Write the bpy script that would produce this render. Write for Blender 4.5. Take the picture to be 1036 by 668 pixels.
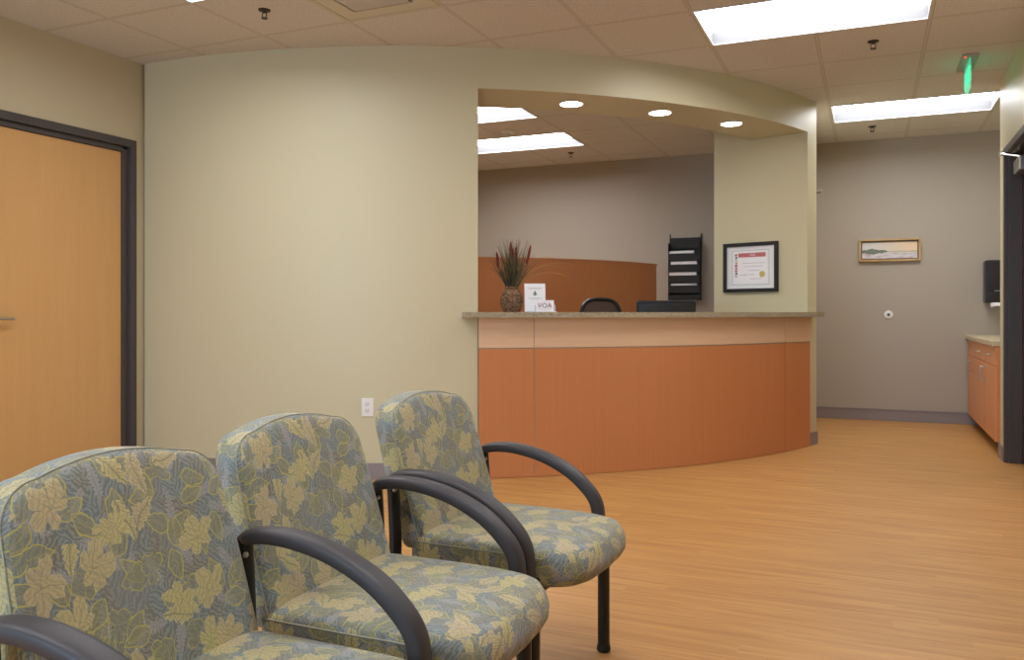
import bpy, bmesh, math, random
from mathutils import Vector, Matrix
random.seed(7)
PI = math.pi
SC = bpy.context.scene
for o in list(bpy.data.objects):
    bpy.data.objects.remove(o)
COL = SC.collection

# ------------------------------------------------------------------ camera, light, exposure
YAW = 0.4068
CAM_H = 1.045
cd = bpy.data.cameras.new('camera')
cam = bpy.data.objects.new('camera', cd); COL.objects.link(cam)
cam.location = (0, 0, CAM_H)
cam.rotation_euler = (PI/2, 0, YAW)
cd.sensor_width = 36.0
cd.lens = 840/1036*36.0
cd.shift_y = -18/1036
cd.clip_start = 0.02
SC.camera = cam

SC.view_settings.view_transform = 'Standard'
SC.view_settings.look = 'None'
SC.view_settings.gamma = 1
SC.view_settings.use_curve_mapping = False
SC.view_settings.exposure = 0.36

world = bpy.data.worlds.new('world'); SC.world = world
world.use_nodes = True
wbg = world.node_tree.nodes['Background']
wbg.inputs[0].default_value = (0.55, 0.72, 1.0, 1)
wbg.inputs[1].default_value = 1.0

LENS_W = 11.0          # emission of the ceiling light lenses
LENS_SOFT = 7.5
DOWN_W = 16.0
WINDOW_P = 105.0

def area(name, loc, rot, sx, sy, power, col):
    l = bpy.data.lights.new(name, 'AREA'); l.shape = 'RECTANGLE'; l.size = sx; l.size_y = sy
    l.energy = power; l.color = col
    o = bpy.data.objects.new(name, l); COL.objects.link(o); o.location = loc; o.rotation_euler = rot
    return o
# daylight coming in through the window in the wall behind the camera
area('daylight', (-2.6, -2.75, 1.45), (PI/2, 0, 0), 2.3, 1.5, WINDOW_P, (0.5, 0.74, 1.0))

# ------------------------------------------------------------------ sizes taken from the place
CEIL = 2.715
SOFF = 2.456
CX, CY, R0 = -4.37, 8.34, 4.19        # centre and radius of the curved wall
RIN = 3.71
A_L, A_R, A_END = -59.86, -20.53, -18.2
XL, YF, XR = -4.5, 8.77, 0.865
def cp(r, deg):
    a = math.radians(deg)
    return (CX + r*math.cos(a), CY + r*math.sin(a))

# ------------------------------------------------------------------ material helpers
def lin(c):
    c = c/255.0
    return c/12.92 if c <= 0.04045 else ((c+0.055)/1.055)**2.4
def rgb(r, g, b): return (lin(r), lin(g), lin(b), 1.0)

class N:
    """tiny node-expression wrapper"""
    def __init__(s, nt, sock): s.nt = nt; s.s = sock
    def _m(s, op, *a, clamp=False):
        n = s.nt.nodes.new('ShaderNodeMath'); n.operation = op; n.use_clamp = clamp
        for i, x in enumerate((s,)+a):
            if isinstance(x, N): s.nt.links.new(x.s, n.inputs[i])
            else: n.inputs[i].default_value = x
        return N(s.nt, n.outputs[0])
    def __add__(s, o): return s._m('ADD', o)
    __radd__ = __add__
    def __sub__(s, o): return s._m('SUBTRACT', o)
    def __rsub__(s, o): return (s*-1.0)+o
    def __mul__(s, o): return s._m('MULTIPLY', o)
    __rmul__ = __mul__
    def __truediv__(s, o): return s._m('DIVIDE', o)
    def __pow__(s, o): return s._m('POWER', o)
    def abs(s): return s._m('ABSOLUTE')
    def sin(s): return s._m('SINE')
    def cos(s): return s._m('COSINE')
    def fract(s): return s._m('FRACT')
    def lt(s, o): return s._m('LESS_THAN', o)
    def gt(s, o): return s._m('GREATER_THAN', o)
    def min(s, o): return s._m('MINIMUM', o)
    def max(s, o): return s._m('MAXIMUM', o)
    def step(s, a, b):      # smooth 0..1 between a and b
        n = s.nt.nodes.new('ShaderNodeMapRange'); n.interpolation_type = 'SMOOTHSTEP'
        s.nt.links.new(s.s, n.inputs[0]); n.inputs[1].default_value = a; n.inputs[2].default_value = b
        return N(s.nt, n.outputs[0])

def mix(nt, fac, a, b):
    n = nt.nodes.new('ShaderNodeMix'); n.data_type = 'RGBA'
    for sock, v in ((n.inputs[0], fac), (n.inputs[6], a), (n.inputs[7], b)):
        if isinstance(v, N): nt.links.new(v.s, sock)
        else: sock.default_value = v
    return N(nt, n.outputs[2])

def newmat(name):
    m = bpy.data.materials.new(name); m.use_nodes = True
    nt = m.node_tree; b = nt.nodes['Principled BSDF']
    return m, nt, b
def coord(nt, kind='Object', scale=(1, 1, 1), loc=(0, 0, 0), rot=(0, 0, 0)):
    tc = nt.nodes.new('ShaderNodeTexCoord'); mp = nt.nodes.new('ShaderNodeMapping')
    nt.links.new(tc.outputs[kind], mp.inputs[0])
    mp.inputs['Scale'].default_value = scale; mp.inputs['Location'].default_value = loc
    mp.inputs['Rotation'].default_value = rot
    return mp.outputs[0]
def noise(nt, vec, scale=5, detail=4, rough=0.5, dist=0, dim='3D'):
    n = nt.nodes.new('ShaderNodeTexNoise'); n.noise_dimensions = dim
    nt.links.new(vec, n.inputs['Vector'])
    n.inputs['Scale'].default_value = scale; n.inputs['Detail'].default_value = detail
    n.inputs['Roughness'].default_value = rough; n.inputs['Distortion'].default_value = dist
    return N(nt, n.outputs[0])
def bump(nt, b, h, strength=0.2, dist=0.01):
    n = nt.nodes.new('ShaderNodeBump'); n.inputs['Strength'].default_value = strength
    n.inputs['Distance'].default_value = dist
    nt.links.new(h.s, n.inputs['Height']); nt.links.new(n.outputs[0], b.inputs['Normal'])

def plain(name, col, rough=0.5, metal=0.0, var=0.06, scale=20, spec=0.5, bstr=0.0):
    m, nt, b = newmat(name)
    v = coord(nt)
    n = noise(nt, v, scale, 3)
    c2 = tuple(max(0, x*(1-var)) for x in col[:3])+(1,)
    c1 = tuple(min(1, x*(1+var)) for x in col[:3])+(1,)
    nt.links.new(mix(nt, n, c2, c1).s, b.inputs['Base Color'])
    b.inputs['Roughness'].default_value = rough; b.inputs['Metallic'].default_value = metal
    b.inputs['Specular IOR Level'].default_value = spec
    if bstr: bump(nt, b, noise(nt, v, scale*8, 2), bstr, 0.002)
    return m

def paint(name, col, rough=0.6):
    m, nt, b = newmat(name)
    v = coord(nt)
    big = noise(nt, v, 0.8, 2)
    c2 = tuple(x*0.97 for x in col[:3])+(1,)
    nt.links.new(mix(nt, big, c2, col).s, b.inputs['Base Color'])
    b.inputs['Roughness'].default_value = rough
    b.inputs['Specular IOR Level'].default_value = 0.35
    bump(nt, b, noise(nt, v, 220, 3), 0.12, 0.002)
    return m

def emit(name, col, strength):
    m, nt, b = newmat(name)
    b.inputs['Base Color'].default_value = col
    b.inputs['Emission Color'].default_value = col
    b.inputs['Emission Strength'].default_value = strength
    b.inputs['Roughness'].default_value = 0.5
    return m

def wood(name, c1, c2, stretch=(40, 40, 1.2), rough=0.4, contrast=(0.3, 0.7), coat=0.0, spec=0.5):
    m, nt, b = newmat(name)
    v = coord(nt, 'Object', stretch)
    n1 = noise(nt, v, 1.0, 6, 0.6, 0.4)
    v2 = coord(nt, 'Object', tuple(s*4 for s in stretch))
    n2 = noise(nt, v2, 1.0, 3, 0.5)
    f = (n1*0.7+n2*0.3).step(*contrast)
    nt.links.new(mix(nt, f, c1, c2).s, b.inputs['Base Color'])
    b.inputs['Roughness'].default_value = rough
    b.inputs['Coat Weight'].default_value = coat
    b.inputs['Specular IOR Level'].default_value = spec
    return m

M = {}
M['wall'] = paint('beige_green_paint', rgb(203, 194, 161), 0.40)
M['wallwarm'] = paint('beige_paint', rgb(200, 188, 158), 0.45)
M['taupe'] = paint('taupe_paint', rgb(170, 160, 147), 0.5)
M['base'] = plain('grey_vinyl_base', rgb(138, 128, 128), 0.45, var=0.03)
M['dark'] = plain('dark_brown_frame_paint', rgb(74, 68, 68), 0.35, var=0.05)
M['maple'] = wood('maple_veneer', rgb(203, 156, 98), rgb(210, 165, 108), (18, 18, 1.0), 0.35, (0.1, 0.9))
M['darkwood'] = wood('dark_red_brown_veneer', rgb(58, 32, 24), rgb(74, 42, 32), (30, 30, 1.0), 0.4)
M['lam'] = wood('orange_laminate', rgb(191, 122, 77), rgb(199, 130, 83), (60, 60, 0.8), 0.36, (0.2, 0.8))
M['lamlight'] = wood('pale_peach_laminate', rgb(216, 180, 146), rgb(222, 188, 156), (3, 3, 70), 0.4, (0.25, 0.75))
M['cab'] = wood('orange_cabinet_laminate', rgb(212, 141, 90), rgb(220, 150, 98), (40, 40, 1.0), 0.38, (0.3, 0.7))
M['metal'] = plain('brushed_metal', rgb(190, 188, 184), 0.3, 1.0, 0.03)
M['strip'] = plain('grey_reveal_strip', rgb(176, 160, 140), 0.4, 0.3, 0.03)
M['black'] = plain('black_plastic', rgb(26, 26, 29), 0.35, var=0.05)
M['blackmatt'] = plain('matt_black', rgb(18, 17, 17), 0.6, var=0.05)
M['armblack'] = plain('charcoal_armrest', rgb(58, 55, 59), 0.5, var=0.06, spec=0.5)
M['legblack'] = plain('black_powder_coat', rgb(20, 19, 21), 0.35, var=0.06)
M['white'] = plain('white_plastic', rgb(232, 230, 228), 0.4, var=0.01)
M['paper'] = plain('white_paper', rgb(235, 233, 235), 0.7, var=0.02)
M['housing'] = plain('white_fixture_enamel', rgb(206, 206, 208), 0.4, var=0.01)
M['lens'] = emit('light_lens', (0.97, 0.98, 1.0, 1), LENS_W)
M['sideglow'] = emit('recess_side_glow', (.80, .80, .88, 1), .36)  # light grey of the lit recess sides, put in as a dim glow
M['sideglow'].node_tree.nodes['Principled BSDF'].inputs['Base Color'].default_value = (.04, .04, .04, 1)  # dark base so the lens light hardly shows on the sides
M['downlens'] = emit('downlight_lens', (1.0, 0.95, 0.86, 1), DOWN_W)
M['mesh'] = plain('brown_mesh_fabric', rgb(84, 66, 58), 0.8, var=0.25, scale=300)

# granite worktop
def granite():
    m, nt, b = newmat('speckled_granite')
    v = coord(nt)
    n1 = noise(nt, v, 160, 3, 0.7); n2 = noise(nt, v, 420, 2, 0.6)
    c = mix(nt, n1.step(0.35, 0.65), rgb(120, 104, 84), rgb(186, 174, 146))
    c = mix(nt, n2.step(0.58, 0.7), c, rgb(210, 204, 186))
    nt.links.new(c.s, b.inputs['Base Color']); b.inputs['Roughness'].default_value = 0.25
    return m
M['granite'] = granite()

# vinyl plank floor, grain along x
def floor_mat():
    m, nt, b = newmat('wood_look_vinyl')
    v = coord(nt, 'Object', (1, 1, 1))
    sep = nt.nodes.new('ShaderNodeSeparateXYZ'); nt.links.new(v, sep.inputs[0])
    x, y = N(nt, sep.outputs[0]), N(nt, sep.outputs[1])
    row = (y/0.1)._m('FLOOR')
    wn = nt.nodes.new('ShaderNodeTexWhiteNoise'); wn.noise_dimensions = '1D'; nt.links.new(row.s, wn.inputs['W'])
    off = N(nt, wn.outputs[0])
    px = ((x+off*1.3)/0.92)
    col = px._m('FLOOR')
    comb = nt.nodes.new('ShaderNodeCombineXYZ'); nt.links.new(row.s, comb.inputs[0]); nt.links.new(col.s, comb.inputs[1])
    wn2 = nt.nodes.new('ShaderNodeTexWhiteNoise'); wn2.noise_dimensions = '2D'; nt.links.new(comb.outputs[0], wn2.inputs['Vector'])
    tone = N(nt, wn2.outputs[0])
    cv = nt.nodes.new('ShaderNodeCombineXYZ')
    nt.links.new((x*1.6+tone*7.0).s, cv.inputs[0]); nt.links.new((y*38.0).s, cv.inputs[1])
    g = noise(nt, cv.outputs[0], 1.0, 6, 0.62, 0.5)
    c = mix(nt, g.step(0.3, 0.72), rgb(172, 121, 66), rgb(203, 154, 93))
    c = mix(nt, tone*0.30, c, rgb(180, 128, 72))
    blot = noise(nt, coord(nt, 'Object', (1.0, 3.5, 1)), 1.6, 3)
    c = mix(nt, blot.step(0.45, 0.75)*0.25, c, rgb(210, 162, 100))
    seam = (y/0.1).fract().lt(0.02)
    c = mix(nt, seam*0.18, c, rgb(120, 70, 32))
    nt.links.new(c.s, b.inputs['Base Color'])
    b.inputs['Roughness'].default_value = 0.42
    b.inputs['Specular IOR Level'].default_value = 0.4
    return m
M['floor'] = floor_mat()

# ceiling tile: one tile per UV cell
def tile_mat(name, bar, body):
    m, nt, b = newmat(name)
    uv = coord(nt, 'UV'); sep = nt.nodes.new('ShaderNodeSeparateXYZ'); nt.links.new(uv, sep.inputs[0])
    u, w = N(nt, sep.outputs[0]), N(nt, sep.outputs[1])
    eu = (u-0.5).abs(); ev = (w-0.5).abs(); e = eu.max(ev)
    barm = e.gt(0.487); groove = e.gt(0.481)*(e.lt(0.487))
    v = coord(nt)
    sp = noise(nt, v, 95, 5, 0.8)
    c = mix(nt, sp.step(0.35, 0.62), tuple(x*0.78 for x in body[:3])+(1,), body)
    c = mix(nt, barm, c, bar)
    c = mix(nt, groove, c, tuple(x*0.6 for x in body[:3])+(1,))
    nt.links.new(c.s, b.inputs['Base Color']); b.inputs['Roughness'].default_value = 0.9
    b.inputs['Specular IOR Level'].default_value = 0.2
    bump(nt, b, sp, 0.35, 0.003)
    return m
M['tile'] = tile_mat('ceiling_tile', rgb(206, 199, 190), rgb(221, 217, 214))

# woven leaf upholstery, UV in metres
def fabric():
    m, nt, b = newmat('leaf_pattern_upholstery')
    tc = nt.nodes.new('ShaderNodeTexCoord')
    UV = tc.outputs['UV']
    def local(scale, off, rnd=0.75):
        mp = nt.nodes.new('ShaderNodeMapping'); nt.links.new(UV, mp.inputs[0])
        mp.inputs['Scale'].default_value = (scale*1.32, scale*1.32, scale*1.32); mp.inputs['Location'].default_value = (off, off*1.7, 0)
        # wobble so the outlines are hand drawn
        nz = nt.nodes.new('ShaderNodeTexNoise'); nz.noise_dimensions = '2D'; nt.links.new(mp.outputs[0], nz.inputs['Vector'])
        nz.inputs['Scale'].default_value = 3.0; nz.inputs['Detail'].default_value = 2
        vs = nt.nodes.new('ShaderNodeVectorMath'); vs.operation = 'SCALE'; vs.inputs[3].default_value = 0.16
        sb = nt.nodes.new('ShaderNodeVectorMath'); sb.operation = 'SUBTRACT'; nt.links.new(nz.outputs[1], sb.inputs[0]); sb.inputs[1].default_value = (.5, .5, .5)
        nt.links.new(sb.outputs[0], vs.inputs[0])
        ad = nt.nodes.new('ShaderNodeVectorMath'); ad.operation = 'ADD'; nt.links.new(mp.outputs[0], ad.inputs[0]); nt.links.new(vs.outputs[0], ad.inputs[1])
        vo = nt.nodes.new('ShaderNodeTexVoronoi'); vo.voronoi_dimensions = '2D'; vo.feature = 'F1'
        nt.links.new(mp.outputs[0], vo.inputs['Vector']); vo.inputs['Scale'].default_value = 1.0; vo.inputs['Randomness'].default_value = rnd
        df = nt.nodes.new('ShaderNodeVectorMath'); df.operation = 'SUBTRACT'
        nt.links.new(ad.outputs[0], df.inputs[0]); nt.links.new(vo.outputs['Position'], df.inputs[1])
        cs = nt.nodes.new('ShaderNodeSeparateColor'); nt.links.new(vo.outputs['Color'], cs.inputs[0])
        r1, r2, r3 = [N(nt, cs.outputs[i]) for i in range(3)]
        ds = nt.nodes.new('ShaderNodeSeparateXYZ'); nt.links.new(df.outputs[0], ds.inputs[0])
        dx, dy = N(nt, ds.outputs[0]), N(nt, ds.outputs[1])
        a = r1*6.2832
        ca, sa = a.cos(), a.sin()
        return dx*ca+dy*sa, dy*ca-dx*sa, r1, r2, r3
    def leaf(x, y, a, bw, lobes=0.0, k=14.0):
        t = x/a
        w = (1.0-t*t)*bw*(1.0-t*0.35)
        if lobes:
            w = w*((1.0-lobes)+((x*k).sin().abs())*lobes)
        ay = y.abs()
        body = (w-ay).step(0.0, 0.02)
        rim = body*(1.0-(w-ay).step(0.035, 0.055))
        vein = (1.0-ay.step(0.008, 0.022)).max(1.0-((x-ay*0.9)*k*0.6).fract().step(0.12, 0.25))*body
        return body, rim, vein
    # palmate leaves: n pointed, toothed lobes
    def cluster(x, y, R, n, sharp=0.75, tooth=0.025):
        x = x*1.15; y = y*0.9
        at = nt.nodes.new('ShaderNodeMath'); at.operation = 'ARCTAN2'
        nt.links.new(y.s, at.inputs[0]); nt.links.new(x.s, at.inputs[1])
        th = N(nt, at.outputs[0]); r = (x*x+y*y)**0.5
        rad = (((th*(n/2.0)).cos().abs()**sharp)*0.50+0.50)*(1.0+(th*(n*4.0+1.0)).sin()*tooth)*((th*0.5).cos().abs()*0.62+0.46)*R
        body = (rad-r).step(0.0, 0.02)
        rim = body*(1.0-(rad-r).step(0.028, 0.045))
        vein = (1.0-((th*(n/2.0)).sin().abs()*r).step(0.006, 0.018)).max((1.0-((th*(n/2.0)).cos().abs()).step(0.0, 0.16))*r.gt(0.16))
        fine = 1.0-((r*1.0+(th*(n/2.0)).sin().abs()*0.12)*26.0).fract().step(0.15, 0.35)
        return body, rim, (vein.max(fine*0.35))*body
    # ground: slate blue green with fine feathery strokes
    def strokes(scale, dist, rot):
        mp = nt.nodes.new('ShaderNodeMapping'); nt.links.new(UV, mp.inputs[0]); mp.inputs['Rotation'].default_value = (0, 0, rot)
        w1 = nt.nodes.new('ShaderNodeTexWave'); nt.links.new(mp.outputs[0], w1.inputs[0]); w1.inputs['Scale'].default_value = scale
        w1.inputs['Distortion'].default_value = dist; w1.inputs['Detail'].default_value = 4; w1.inputs['Detail Scale'].default_value = 1.6
        return N(nt, w1.outputs[1])
    wa, wb_ = strokes(34, 9, 0.5), strokes(38, 10, 2.2)
    big = noise(nt, UV, 14, 2, dim='2D').step(0.45, 0.55)
    wv = wa*big+wb_*(1.0-big)
    c = mix(nt, wv.step(0.3, 0.8), rgb(112, 122, 122), rgb(139, 147, 145))
    c = mix(nt, noise(nt, UV, 9, 3, dim='2D').step(0.5, 0.62)*0.35, c, rgb(140, 130, 122))
    GOLD, OLIVE = rgb(198, 184, 88), rgb(130, 130, 106)
    # muted taupe leaves
    for off in (3.3, 21.7):
        x, y, r1, r2, r3 = local(9.5, off, 0.95)
        bd, rim, ve = leaf(x, y, 0.56, 0.24, 0.3, 20)
        c = mix(nt, bd*0.42, c, mix(nt, wv, rgb(116, 112, 100), rgb(160, 152, 126)))
        c = mix(nt, ve*0.4, c, rgb(98, 96, 90))
    # lavender grey ferns
    x, y, r1, r2, r3 = local(11.0, 8.1, 0.95)
    bd, rim, ve = leaf(x, y, 0.55, 0.17, 0.7, 34)
    c = mix(nt, bd*0.7, c, rgb(172, 168, 168)); c = mix(nt, ve*bd*0.55, c, rgb(116, 116, 116))
    # gold outlined leaves
    for off, lo in ((5.7, 0.35), (33.1, 0.5)):
        x, y, r1, r2, r3 = local(11.0, off, 0.85)
        bd, rim, ve = leaf(x, y, 0.44, 0.25, 0.0, 22)
        on = r2.gt(lo)
        c = mix(nt, bd*on*0.5, c, OLIVE); c = mix(nt, (rim.max(ve*0.4))*on*0.85, c, GOLD)
    bd, rim, ve = cluster(x, y, 0.46, 3, 0.6, 0.02)
    on = r2.lt(0.35)
    c = mix(nt, bd*on*0.5, c, OLIVE); c = mix(nt, (rim.max(ve*0.4))*on*0.85, c, GOLD)
    # straw and sand coloured leaves with veins
    for off, sc_ in ((1.9, 8.2), (14.3, 9.6)):
        x, y, r1, r2, r3 = local(sc_, off, 0.85)
        colr = mix(nt, r3, rgb(206, 193, 122), rgb(200, 178, 142))
        shade = mix(nt, wv.step(0.2, 0.9)*0.45, colr, rgb(148, 142, 108))
        bd, rim, ve = leaf(x, y, 0.42, 0.20, 0.35, 24)
        on = r2.gt(0.55 if off < 5 else 0.72)
        c = mix(nt, bd*on*0.88, c, shade); c = mix(nt, rim*on*0.5, c, rgb(214, 203, 150)); c = mix(nt, ve*on*0.75, c, rgb(122, 116, 96))
        bd, rim, ve = cluster(x, y, 0.50, 5 if off < 5 else 7)
        on = r2.lt(0.33 if off < 5 else 0.16)
        c = mix(nt, bd*on*0.88, c, shade); c = mix(nt, rim*on*0.5, c, rgb(204, 194, 150)); c = mix(nt, ve*on*0.75, c, rgb(118, 112, 94))
    # weave
    wz = noise(nt, UV, 900, 2, 0.6)
    c = mix(nt, (wz-0.5).abs()*0.9, c, rgb(96, 96, 92))
    nt.links.new(c.s, b.inputs['Base Color'])
    b.inputs['Roughness'].default_value = 0.62
    b.inputs['Sheen Weight'].default_value = 0.25
    b.inputs['Specular IOR Level'].default_value = 0.35
    bump(nt, b, wz+wv*0.5, 0.35, 0.002)
    return m
M['fabric'] = fabric()
M['piping'] = plain('slate_piping', rgb(158, 156, 138), 0.6, var=0.3, scale=60)

# ------------------------------------------------------------------ mesh helpers
class MB:
    def __init__(s): s.bm = bmesh.new(); s.uv = s.bm.loops.layers.uv.new('UVMap')
    def box(s, x0, x1, y0, y1, z0, z1, bev=0.0, mtx=None):
        g = bmesh.ops.create_cube(s.bm, size=1.0)
        vs = g['verts']
        for v in vs:
            v.co = Vector((x0+(v.co.x+.5)*(x1-x0), y0+(v.co.y+.5)*(y1-y0), z0+(v.co.z+.5)*(z1-z0)))
        if bev > 0:
            es = list({e for v in vs for e in v.link_edges})
            r = bmesh.ops.bevel(s.bm, geom=es, offset=bev, segments=3, affect='EDGES', profile=0.6)
            vs = list({v for f in r['faces'] for v in f.verts} | {v for v in vs if v.is_valid})
        if mtx is not None:
            for v in vs: v.co = mtx @ v.co
        return s
    def prism(s, pts, z0, z1):
        lo = [s.bm.verts.new((p[0], p[1], z0)) for p in pts]
        hi = [s.bm.verts.new((p[0], p[1], z1)) for p in pts]
        n = len(pts)
        s.bm.faces.new(lo[::-1]); s.bm.faces.new(hi)
        for i in range(n): s.bm.faces.new((lo[i], lo[(i+1) % n], hi[(i+1) % n], hi[i]))
        return s
    def ring(s, r0, r1, a0, a1, z0, z1, n=None):
        """solid sector of a ring about the curved wall's centre"""
        n = n or max(2, int(abs(a1-a0)/1.0))
        rows = []
        for i in range(n+1):
            a = a0+(a1-a0)*i/n
            (xa, ya), (xb, yb) = cp(r0, a), cp(r1, a)
            rows.append([s.bm.verts.new(p) for p in ((xa, ya, z0), (xb, yb, z0), (xb, yb, z1), (xa, ya, z1))])
        for i in range(n):
            A, B = rows[i], rows[i+1]
            for k in range(4):
                s.bm.faces.new((A[k], B[k], B[(k+1) % 4], A[(k+1) % 4]))
        s.bm.faces.new(rows[0]); s.bm.faces.new(rows[-1][::-1])
        return s
    def tube(s, pts, r, n=14, caps=True, sec=None, up=None, sq=1.0):
        """sweep; sec(i/len)->(half width, half height)"""
        pts = [Vector(p) for p in pts]; L = len(pts); rows = []
        prev = None
        for i, p in enumerate(pts):
            t = (pts[min(i+1, L-1)]-pts[max(i-1, 0)]).normalized()
            if up is not None: u = Vector(up)
            elif prev is None:
                u = Vector((0, 0, 1)) if abs(t.z) < 0.9 else Vector((1, 0, 0))
            else: u = prev
            sd = t.cross(u).normalized(); u2 = sd.cross(t).normalized(); prev = u2
            if up is not None: sd, u2 = u, u.cross(t).normalized()
            f = i/(L-1)
            a, b2 = sec(f) if sec else ((r(f), r(f)) if callable(r) else (r, r))
            pw_ = lambda q: math.copysign(abs(q)**sq, q)
            rows.append([s.bm.verts.new(p+sd*(a*pw_(math.cos(2*PI*k/n)))+u2*(b2*pw_(math.sin(2*PI*k/n)))) for k in range(n)])
        for i in range(L-1):
            for k in range(n):
                s.bm.faces.new((rows[i][k], rows[i][(k+1) % n], rows[i+1][(k+1) % n], rows[i+1][k]))
        if caps:
            s.bm.faces.new(rows[0][::-1]); s.bm.faces.new(rows[-1])
        return s
    def lathe(s, prof, c=(0, 0, 0), n=32, axis='z'):
        rows = []
        for r, z in prof:
            row = []
            for k in range(n):
                a = 2*PI*k/n
                if axis == 'z': p = (c[0]+r*math.cos(a), c[1]+r*math.sin(a), c[2]+z)
                elif axis == 'y': p = (c[0]+r*math.cos(a), c[1]+z, c[2]+r*math.sin(a))
                else: p = (c[0]+z, c[1]+r*math.cos(a), c[2]+r*math.sin(a))
                row.append(s.bm.verts.new(p))
            rows.append(row)
        for i in range(len(rows)-1):
            for k in range(n):
                s.bm.faces.new((rows[i][k], rows[i][(k+1) % n], rows[i+1][(k+1) % n], rows[i+1][k]))
        s.bm.faces.new(rows[0][::-1]); s.bm.faces.new(rows[-1])
        return s
    def quad(s, a, b, c, d, uv=None):
        f = s.bm.faces.new([s.bm.verts.new(p) for p in (a, b, c, d)])
        if uv:
            for l, q in zip(f.loops, uv): l[s.uv].uv = q
        return s
    def boxuv(s):
        s.bm.normal_update()
        for f in s.bm.faces:
            n = f.normal; ax = max(range(3), key=lambda i: abs(n[i]))
            for l in f.loops:
                p = l.vert.co
                l[s.uv].uv = (p.y, p.z) if ax == 0 else ((p.x+.37, p.z) if ax == 1 else (p.y, p.x+.61))
        return s
    def build(s, name, mat, parent=None, smooth=False, angle=35, recalc=True):
        if recalc: bmesh.ops.recalc_face_normals(s.bm, faces=s.bm.faces)
        me = bpy.data.meshes.new(name); s.bm.to_mesh(me); s.bm.free()
        for m in (mat if isinstance(mat, (list, tuple)) else [mat]): me.materials.append(m)
        if smooth:
            for p in me.polygons: p.use_smooth = True
            try: me.set_sharp_from_angle(angle=math.radians(angle))
            except Exception: pass
        o = bpy.data.objects.new(name, me); COL.objects.link(o)
        if parent is not None: o.parent = parent
        return o

def thing(name, label, cat, loc=(0, 0, 0), rz=0, group=None, kind=None):
    o = bpy.data.objects.new(name, None); COL.objects.link(o); o.empty_display_size = 0.1
    o.location = loc; o.rotation_euler = (0, 0, rz)
    if label: o['label'] = label
    if cat: o['category'] = cat
    if group: o['group'] = group
    if kind: o['kind'] = kind
    return o
def tag(o, label, cat, group=None):
    o['label'] = label; o['category'] = cat
    if group: o['group'] = group
    return o
def struct(o, label, cat):
    o['kind'] = 'structure'; o['label'] = label; o['category'] = cat
    return o
def copy_thing(root, loc, label):
    r = root.copy(); COL.objects.link(r); r.location = loc; r['label'] = label
    for ch in list(root.children):
        c = ch.copy(); COL.objects.link(c); c.parent = r
        for g in list(ch.children):
            d = g.copy(); COL.objects.link(d); d.parent = c
    return r
def spline(P, n=8):
    P = [Vector(p) for p in P]; out = []
    Q = [P[0]*2-P[1]]+P+[P[-1]*2-P[-2]]
    for i in range(1, len(Q)-2):
        for k in range(n):
            t = k/n
            a, b, c, d = Q[i-1], Q[i], Q[i+1], Q[i+2]
            out.append(0.5*((2*b)+(c-a)*t+(2*a-5*b+4*c-d)*t*t+(3*b-a-3*c+d)*t**3))
    out.append(P[-1]); return out

FT = (0.0, 0.0)
def text_mesh(name, body, size, mat, mtx, parent, depth=0.0005, align='CENTER'):
    cu = bpy.data.curves.new(name, 'FONT'); cu.body = body; cu.size = size; cu.extrude = depth
    cu.align_x = align; cu.align_y = 'CENTER'
    t = bpy.data.objects.new(name, cu); COL.objects.link(t)
    dg = bpy.context.evaluated_depsgraph_get(); dg.update()
    me = bpy.data.meshes.new_from_object(t.evaluated_get(dg))
    bpy.data.objects.remove(t)
    me.transform(mtx); me.materials.clear(); me.materials.append(mat)
    o = bpy.data.objects.new(name, me); COL.objects.link(o); o.parent = parent
    return o

# ------------------------------------------------------------------ the room
X_EAST, Y_SOUTH = 3.2, -2.6
f = MB(); f.box(XL-.2, X_EAST+.2, Y_SOUTH-.2, YF+.2, -0.1, 0.0)
struct(f.build('floor', M['floor']), 'orange-brown wood-look vinyl floor with fine grain', 'floor')

GX = [-0.297+0.613*i for i in range(-8, 8)]
GY = [-3.53+0.58*0, -2.9, -2.28, -1.65, -1.03, -.41, .22, .84, 1.47, 2.1, 2.76, 3.43, 4.01, 4.62, 5.27, 5.93, 6.57, 7.20, 7.84, 8.48, 9.12]
OX = [-2.58+0.615*i for i in range(-5, 6)]
def clip_disc(poly, rad):
    # keep the part of a polygon (x, y, u, v) inside the disc about the curve centre
    for k in range(96):
        a = 2*PI*k/96; nx_, ny_ = math.cos(a), math.sin(a); out = []
        for i in range(len(poly)):
            p, q = poly[i-1], poly[i]
            dp = (p[0]-CX)*nx_+(p[1]-CY)*ny_-rad; dq = (q[0]-CX)*nx_+(q[1]-CY)*ny_-rad
            if (dp <= 0) != (dq <= 0):
                t = dp/(dp-dq); out.append(tuple(p[j]+(q[j]-p[j])*t for j in range(4)))
            if dq <= 0: out.append(q)
        poly = out
        if len(poly) < 3: return []
    return poly
def cell_ceiling(name, xs, ys, z, holes, skip, disc=None):
    c = MB()
    for i in range(len(xs)-1):
        for j in range(len(ys)-1):
            x0, x1, y0, y1 = xs[i], xs[i+1], ys[j], ys[j+1]
            mx, my = (x0+x1)/2, (y0+y1)/2
            if any(h[0] < mx < h[1] and h[2] < my < h[3] for h in holes): continue
            if skip(x0, x1, y0, y1): continue
            if disc:
                pl = clip_disc([(x0, y0, 0, 0), (x0, y1, 0, 1), (x1, y1, 1, 1), (x1, y0, 1, 0)], disc)
                if pl:
                    fc = c.bm.faces.new([c.bm.verts.new((p[0], p[1], z)) for p in pl])
                    for l, p in zip(fc.loops, pl): l[c.uv].uv = (p[2], p[3])
                continue
            c.quad((x0, y0, z), (x0, y1, z), (x1, y1, z), (x1, y0, z), [(0, 0), (0, 1), (1, 1), (1, 0)])
    return c.build(name, M['tile'], recalc=False)
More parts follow.
